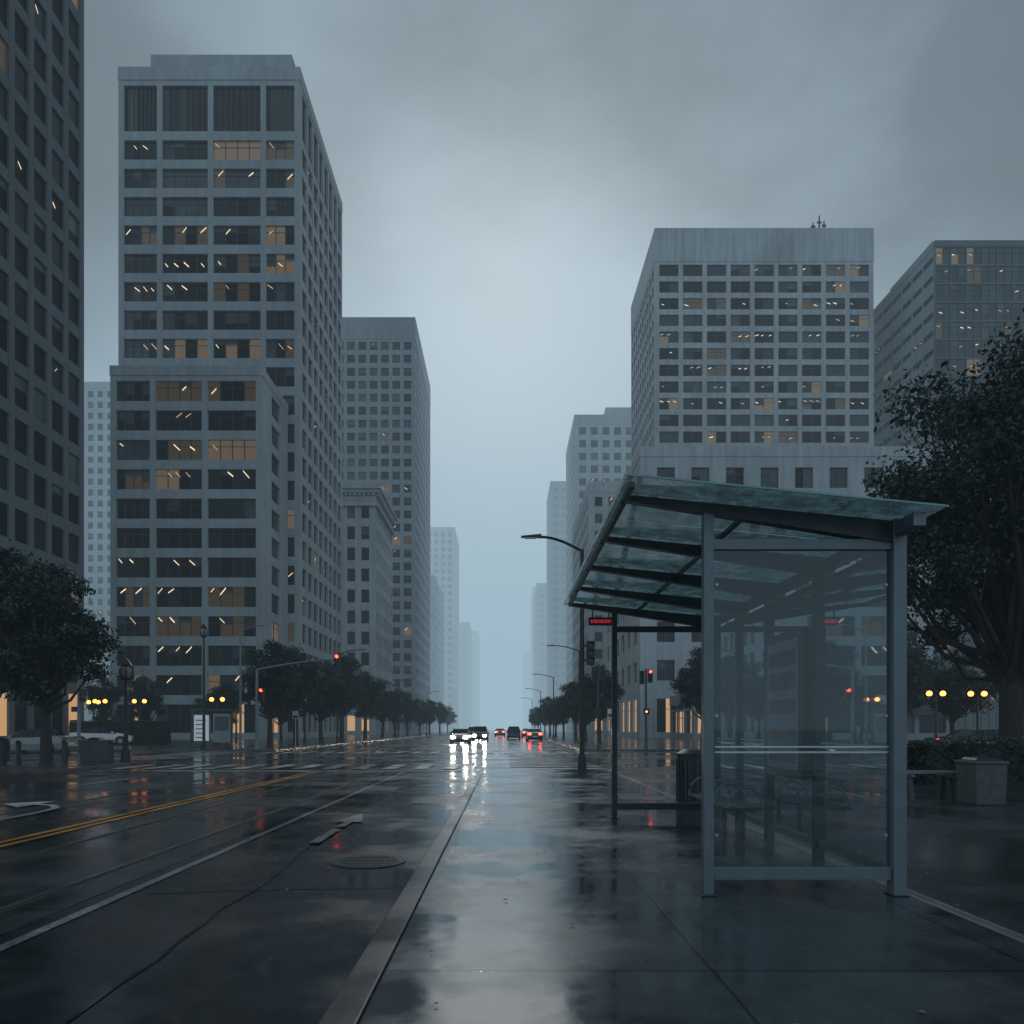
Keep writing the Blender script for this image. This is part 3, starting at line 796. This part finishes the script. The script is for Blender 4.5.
for x, y, p, v in ((1.2, 100, Pb, True), (-.9, 128, Pb, False), (3.6, 116, Pb, False), (1.4, 150, Pr, True), (2.6, 190, Pg, False), (3.4, 84, Pb, False)):
    car("car", (x, y, ZR), R(90), p, tails=True, van=v)
car("car", (14.8, 40.5, ZR), R(0), Pb, tails=True, van=True); car("car", (24, 36.5, ZR), R(180), Pg, tails=True)
car("car", (27, 41, ZR), R(15), Pb, tails=True); car("car", (18.4, 51.5, .01), R(80), Pb, tails=True, van=True)

# ------------------------------------------------------------------ trees
def make_tree(seed, h, r, th, nclump, nleaf, leaf, rc=.34, squash=1.0):
    rg = np.random.RandomState(seed); rn = random.Random(seed)
    wd = MB()
    cz = th+(h-th)*.5; rz = (h-th)*.5
    C = []
    while len(C) < nclump:
        p = rg.normal(size=3); p /= np.linalg.norm(p); q = rg.uniform(.25, 1.0)**.6
        p = p*q*np.array([r*(1-rc*.5), r*(1-rc*.5), rz*(1-rc*.5)])*rg.uniform(.85, 1.12)
        f = 1-.35*max(0, p[2]/rz)
        C.append(np.array([p[0]*f, p[1]*f, cz+p[2]]))
    lean = (rn.uniform(-.3, .3), rn.uniform(-.3, .3))
    tr = h*.021+.05
    tp = [(0,0,-.05),(0,0,.15),(lean[0]*.3, lean[1]*.3, th*.5),(lean[0]*.6, lean[1]*.6, th),(lean[0], lean[1], th+(h-th)*.35),(lean[0]*1.2, lean[1]*1.1, th+(h-th)*.75)]
    wd.tube(tp, [tr*1.5, tr*1.05, tr*.9, tr*.8, tr*.45, tr*.12], M_bark, 10)
    for c in C:
        t = rn.uniform(0, 1)
        z0 = th*.9+(min(c[2], h*.8)-th*.9)*.35*t
        s = Vector((lean[0]*.7, lean[1]*.7, max(th*.8, z0))); e_ = Vector(c)
        mid = s.lerp(e_, .5)+Vector((rn.uniform(-.2,.2)*r*.4, rn.uniform(-.2,.2)*r*.4, -.12*r))
        r0 = tr*rn.uniform(.25, .45)
        wd.tube([s, s.lerp(mid, .5)+Vector((0,0,.05)), mid, mid.lerp(e_, .6), e_], [r0, r0*.8, r0*.6, r0*.35, r0*.1], M_bark, 6, False)
        for q in range(3):
            d = Vector(rg.normal(size=3)); d.normalize()
            wd.tube([mid.lerp(e_, .5), e_+d*r*.2], [r0*.3, r0*.06], M_bark, 4, False)
    per = nleaf//nclump
    P = []
    for c in C:
        R_ = r*rc*rg.uniform(.5, 1.25)
        d = rg.normal(size=(per, 3)); d /= np.linalg.norm(d, axis=1)[:, None]
        rad = rg.uniform(.1, 1.0, size=(per, 1))**.6
        d = d*rad*R_*np.array([1.1, 1.1, .65*squash])
        d += rg.normal(size=(per, 3))*R_*.16
        P.append(c+d)
    P = np.concatenate(P); n = len(P)
    a = rg.normal(size=(n, 3)); a /= np.linalg.norm(a, axis=1)[:, None]
    b = rg.normal(size=(n, 3)); b -= a*(a*b).sum(1)[:, None]; b /= np.linalg.norm(b, axis=1)[:, None]
    sz = leaf*rg.uniform(.6, 1.3, size=(n, 1))
    V = np.stack([P-a*sz, P+b*sz*.5, P+a*sz, P-b*sz*.5], axis=1).reshape(-1, 3)
    me = bpy.data.meshes.new("leaves"); me.vertices.add(n*4); me.vertices.foreach_set("co", V.astype(np.float32).ravel())
    me.loops.add(n*4); me.loops.foreach_set("vertex_index", np.arange(n*4, dtype=np.int32))
    me.polygons.add(n); me.polygons.foreach_set("loop_start", np.arange(0, n*4, 4, dtype=np.int32)); me.polygons.foreach_set("loop_total", np.full(n, 4, dtype=np.int32))
    me.materials.append(M_leaf); me.update(); me.validate()
    return wd.mesh("trunk"), me
def tree(kind, loc, rot=0, s=1.0, name="street_tree"):
    e = empty(name, loc, rot); e.scale = (s, s, s)
    link(kind[0], "trunk", e); link(kind[1], "foliage", e)
    return e
big = make_tree(3, 12.6, 4.5, 2.7, 110, 60000, .085, .22)
T1 = make_tree(11, 8.4, 2.8, 2.2, 46, 15000, .11, .27)
T2 = make_tree(12, 8.0, 2.5, 2.4, 40, 12500, .11, .29)
T3 = make_tree(13, 7.0, 2.6, 1.9, 40, 11000, .12, .28)
tree(big, (14.0, 19.9, 0), .6)
tree(T1, (-17.2, 27.0, 0), 1.2, .95); tree(T1, (-20.6, 28.5, 0), 3.2, 1.12); tree(T2, (-25, 30, 0), .2, 1.05)
kinds = [T1, T2, T3]
yy_ = [53, 60, 68, 77, 88, 100, 113, 128, 145, 165, 190, 215]
for i, y in enumerate(yy_): tree(kinds[i % 3], (-17.2+random.uniform(-.4,.4), y, 0), random.random()*6, random.uniform(.95, 1.15))
for i, y in enumerate((66, 76, 88, 102, 118, 136, 156, 180, 210)): tree(kinds[(i+1) % 3], (8.4+random.uniform(-.4,.4), y, 0), random.random()*6, random.uniform(.8, .95))
for i, (x, y) in enumerate(((-35, 70), (-39.5, 71), (-29, 72), (-44, 70), (-25.5, 66), (-23, 74))): tree(kinds[i % 3], (x, y, 0), random.random()*6, random.uniform(.72, .9))
for i, (x, y, s) in enumerate(((16.5, 60, 1), (23, 66, .8), (31.5, 50.6, .95), (36, 50, 1.1), (41, 52, 1.2), (34, 62, 1.3), (27, 50, .9))): tree(kinds[i % 3], (x, y, 0), random.random()*6, s)

def hedge(name, x0, x1, y0, y1, h, n=14000, leaf=.06):
    e = empty(name, ((x0+x1)/2, (y0+y1)/2, 0)); m = MB()
    cx, cy = (x0+x1)/2, (y0+y1)/2
    m.box(x0-cx+.1, x1-cx-.1, y0-cy+.1, y1-cy-.1, 0, h-.12, M_leaf2)
    rg = np.random.RandomState(5)
    for i in range(n):
        f = rg.randint(3)
        x, y, z = rg.uniform(x0-cx, x1-cx), rg.uniform(y0-cy, y1-cy), rg.uniform(.02, h)
        if f == 0: y = y0-cy+abs(rg.normal())*.07
        elif f == 1: z = h-abs(rg.normal())*.07
        else: x = (x0-cx if rg.rand() < .5 else x1-cx)+rg.normal()*.05
        z += .06*math.sin(x*2.1+y)
        a = Vector(rg.normal(size=3)).normalized()*leaf*rg.uniform(.6, 1.3); b = a.orthogonal().normalized()*leaf*.5
        p = Vector((x, y, z)); m.face([p-a, p+b, p+a, p-b], M_leaf2)
    m.obj("leaves", e)
hedge("hedge", 10.2, 24, 17.6, 18.9, 1.12, 14000)
hedge("hedge", -42, -30, 63, 64.5, 2.0, 8000, .1)

# ------------------------------------------------------------------ fog volumes
def fogbox(name, x0, x1, y0, y1, z0, z1, dens, col):
    m = bpy.data.materials.new(name); m.use_nodes = True; t = m.node_tree; t.nodes.clear()
    o = N(t, 'ShaderNodeOutputMaterial'); ab = N(t, 'ShaderNodeVolumeAbsorption'); em = N(t, 'ShaderNodeEmission'); ad = N(t, 'ShaderNodeAddShader')
    ab.inputs['Color'].default_value = (0, 0, 0, 1); ab.inputs['Density'].default_value = dens
    em.inputs['Color'].default_value = (*col, 1); em.inputs['Strength'].default_value = dens  # emission put into the fog stands in for the daylight it would scatter
    t.links.new(ab.outputs[0], ad.inputs[0]); t.links.new(em.outputs[0], ad.inputs[1]); t.links.new(ad.outputs[0], o.inputs['Volume'])
    b = MB(); b.box(x0, x1, y0, y1, z0, z1, m); b.obj(name)
FC = (.34, .485, .58)
fogbox("fog", -1600, 1600, -500, 198, -6, 170, .00042, FC)
fogbox("fog_bank", -1600, 1600, 198.01, 2600, -6, 150, .0040, FC)

# ------------------------------------------------------------------ world / sun
w = bpy.data.worlds.new("World"); scene.world = w; w.use_nodes = True; t = w.node_tree
bg = t.nodes['Background']; bg.inputs['Strength'].default_value = .1
sky = N(t, 'ShaderNodeTexSky', sky_type='NISHITA'); sky.sun_disc = False
sky.sun_elevation = R(28); sky.sun_rotation = R(0); sky.dust_density = 4; sky.air_density = 1.5
tc = N(t, 'ShaderNodeTexCoord')
nrm = N(t, 'ShaderNodeVectorMath', operation='NORMALIZE'); t.links.new(tc.outputs['Generated'], nrm.inputs[0])
dt = N(t, 'ShaderNodeVectorMath', operation='DOT_PRODUCT'); t.links.new(nrm.outputs[0], dt.inputs[0])
gd = Vector((.03, .92, .34)).normalized(); dt.inputs[1].default_value = gd
mr = N(t, 'ShaderNodeMapRange'); mr.inputs[1].default_value = -1; mr.inputs[2].default_value = 1
mp = N(t, 'ShaderNodeMapping'); mp.inputs['Scale'].default_value = (1.3, 1.0, 2.6); mp.inputs['Rotation'].default_value = (.2, .5, .3)
t.links.new(nrm.outputs[0], mp.inputs[0])
cn = noise(t, 1.6, 6, .5, mp.outputs[0])
ca = N(t, 'ShaderNodeMath', operation='MULTIPLY_ADD'); t.links.new(cn.outputs[0], ca.inputs[0]); ca.inputs[1].default_value = .34
cb = N(t, 'ShaderNodeMath', operation='SUBTRACT'); t.links.new(dt.outputs['Value'], cb.inputs[0]); cb.inputs[1].default_value = .16
t.links.new(cb.outputs[0], ca.inputs[2]); t.links.new(ca.outputs[0], mr.inputs[0])
def skc(v): return (v*.71, v*.955, v*1.13)
cr = ramp(t, mr.outputs[0], [(0, skc(.60)), (.42, skc(.50)), (.68, skc(.20)), (.84, skc(.105)), (.93, skc(.20)), (1.0, skc(.50))])
sc = N(t, 'ShaderNodeMix', data_type='RGBA', blend_type='MULTIPLY'); sc.inputs[0].default_value = 1
t.links.new(cr.outputs[0], sc.inputs[6]); sc.inputs[7].default_value = (10, 10, 10, 1)
hs = N(t, 'ShaderNodeHueSaturation'); hs.inputs['Saturation'].default_value = .5; t.links.new(sky.outputs[0], hs.inputs['Color'])
mx = N(t, 'ShaderNodeMix', data_type='RGBA'); mx.inputs[0].default_value = .96
t.links.new(hs.outputs[0], mx.inputs[6]); t.links.new(sc.outputs[2], mx.inputs[7]); t.links.new(mx.outputs[2], bg.inputs[0])

sl = bpy.data.lights.new("sun", 'SUN'); sl.energy = .5; sl.angle = R(30); sl.color = (1, .97, .93)
so = bpy.data.objects.new("sun", sl); scene.collection.objects.link(so)
so.rotation_euler = Vector((0, math.cos(R(28)), math.sin(R(28)))).to_track_quat('Z', 'Y').to_euler(); so.location = (0, 0, 60)

# ------------------------------------------------------------------ camera
cd = bpy.data.cameras.new("camera"); cam = bpy.data.objects.new("camera", cd); scene.collection.objects.link(cam)
cam.location = (0, 0, 1.4); cam.rotation_euler = (R(90), 0, 0)
cd.sensor_width = 36; cd.lens = 36*720/1024; cd.shift_x = 7/1024; cd.shift_y = (728-512)/1024
cd.clip_end = 6000; cd.clip_start = .05
scene.camera = cam
scene.view_settings.view_transform = 'Standard'; scene.view_settings.look = 'None'; scene.view_settings.exposure = 0; scene.view_settings.gamma = 1
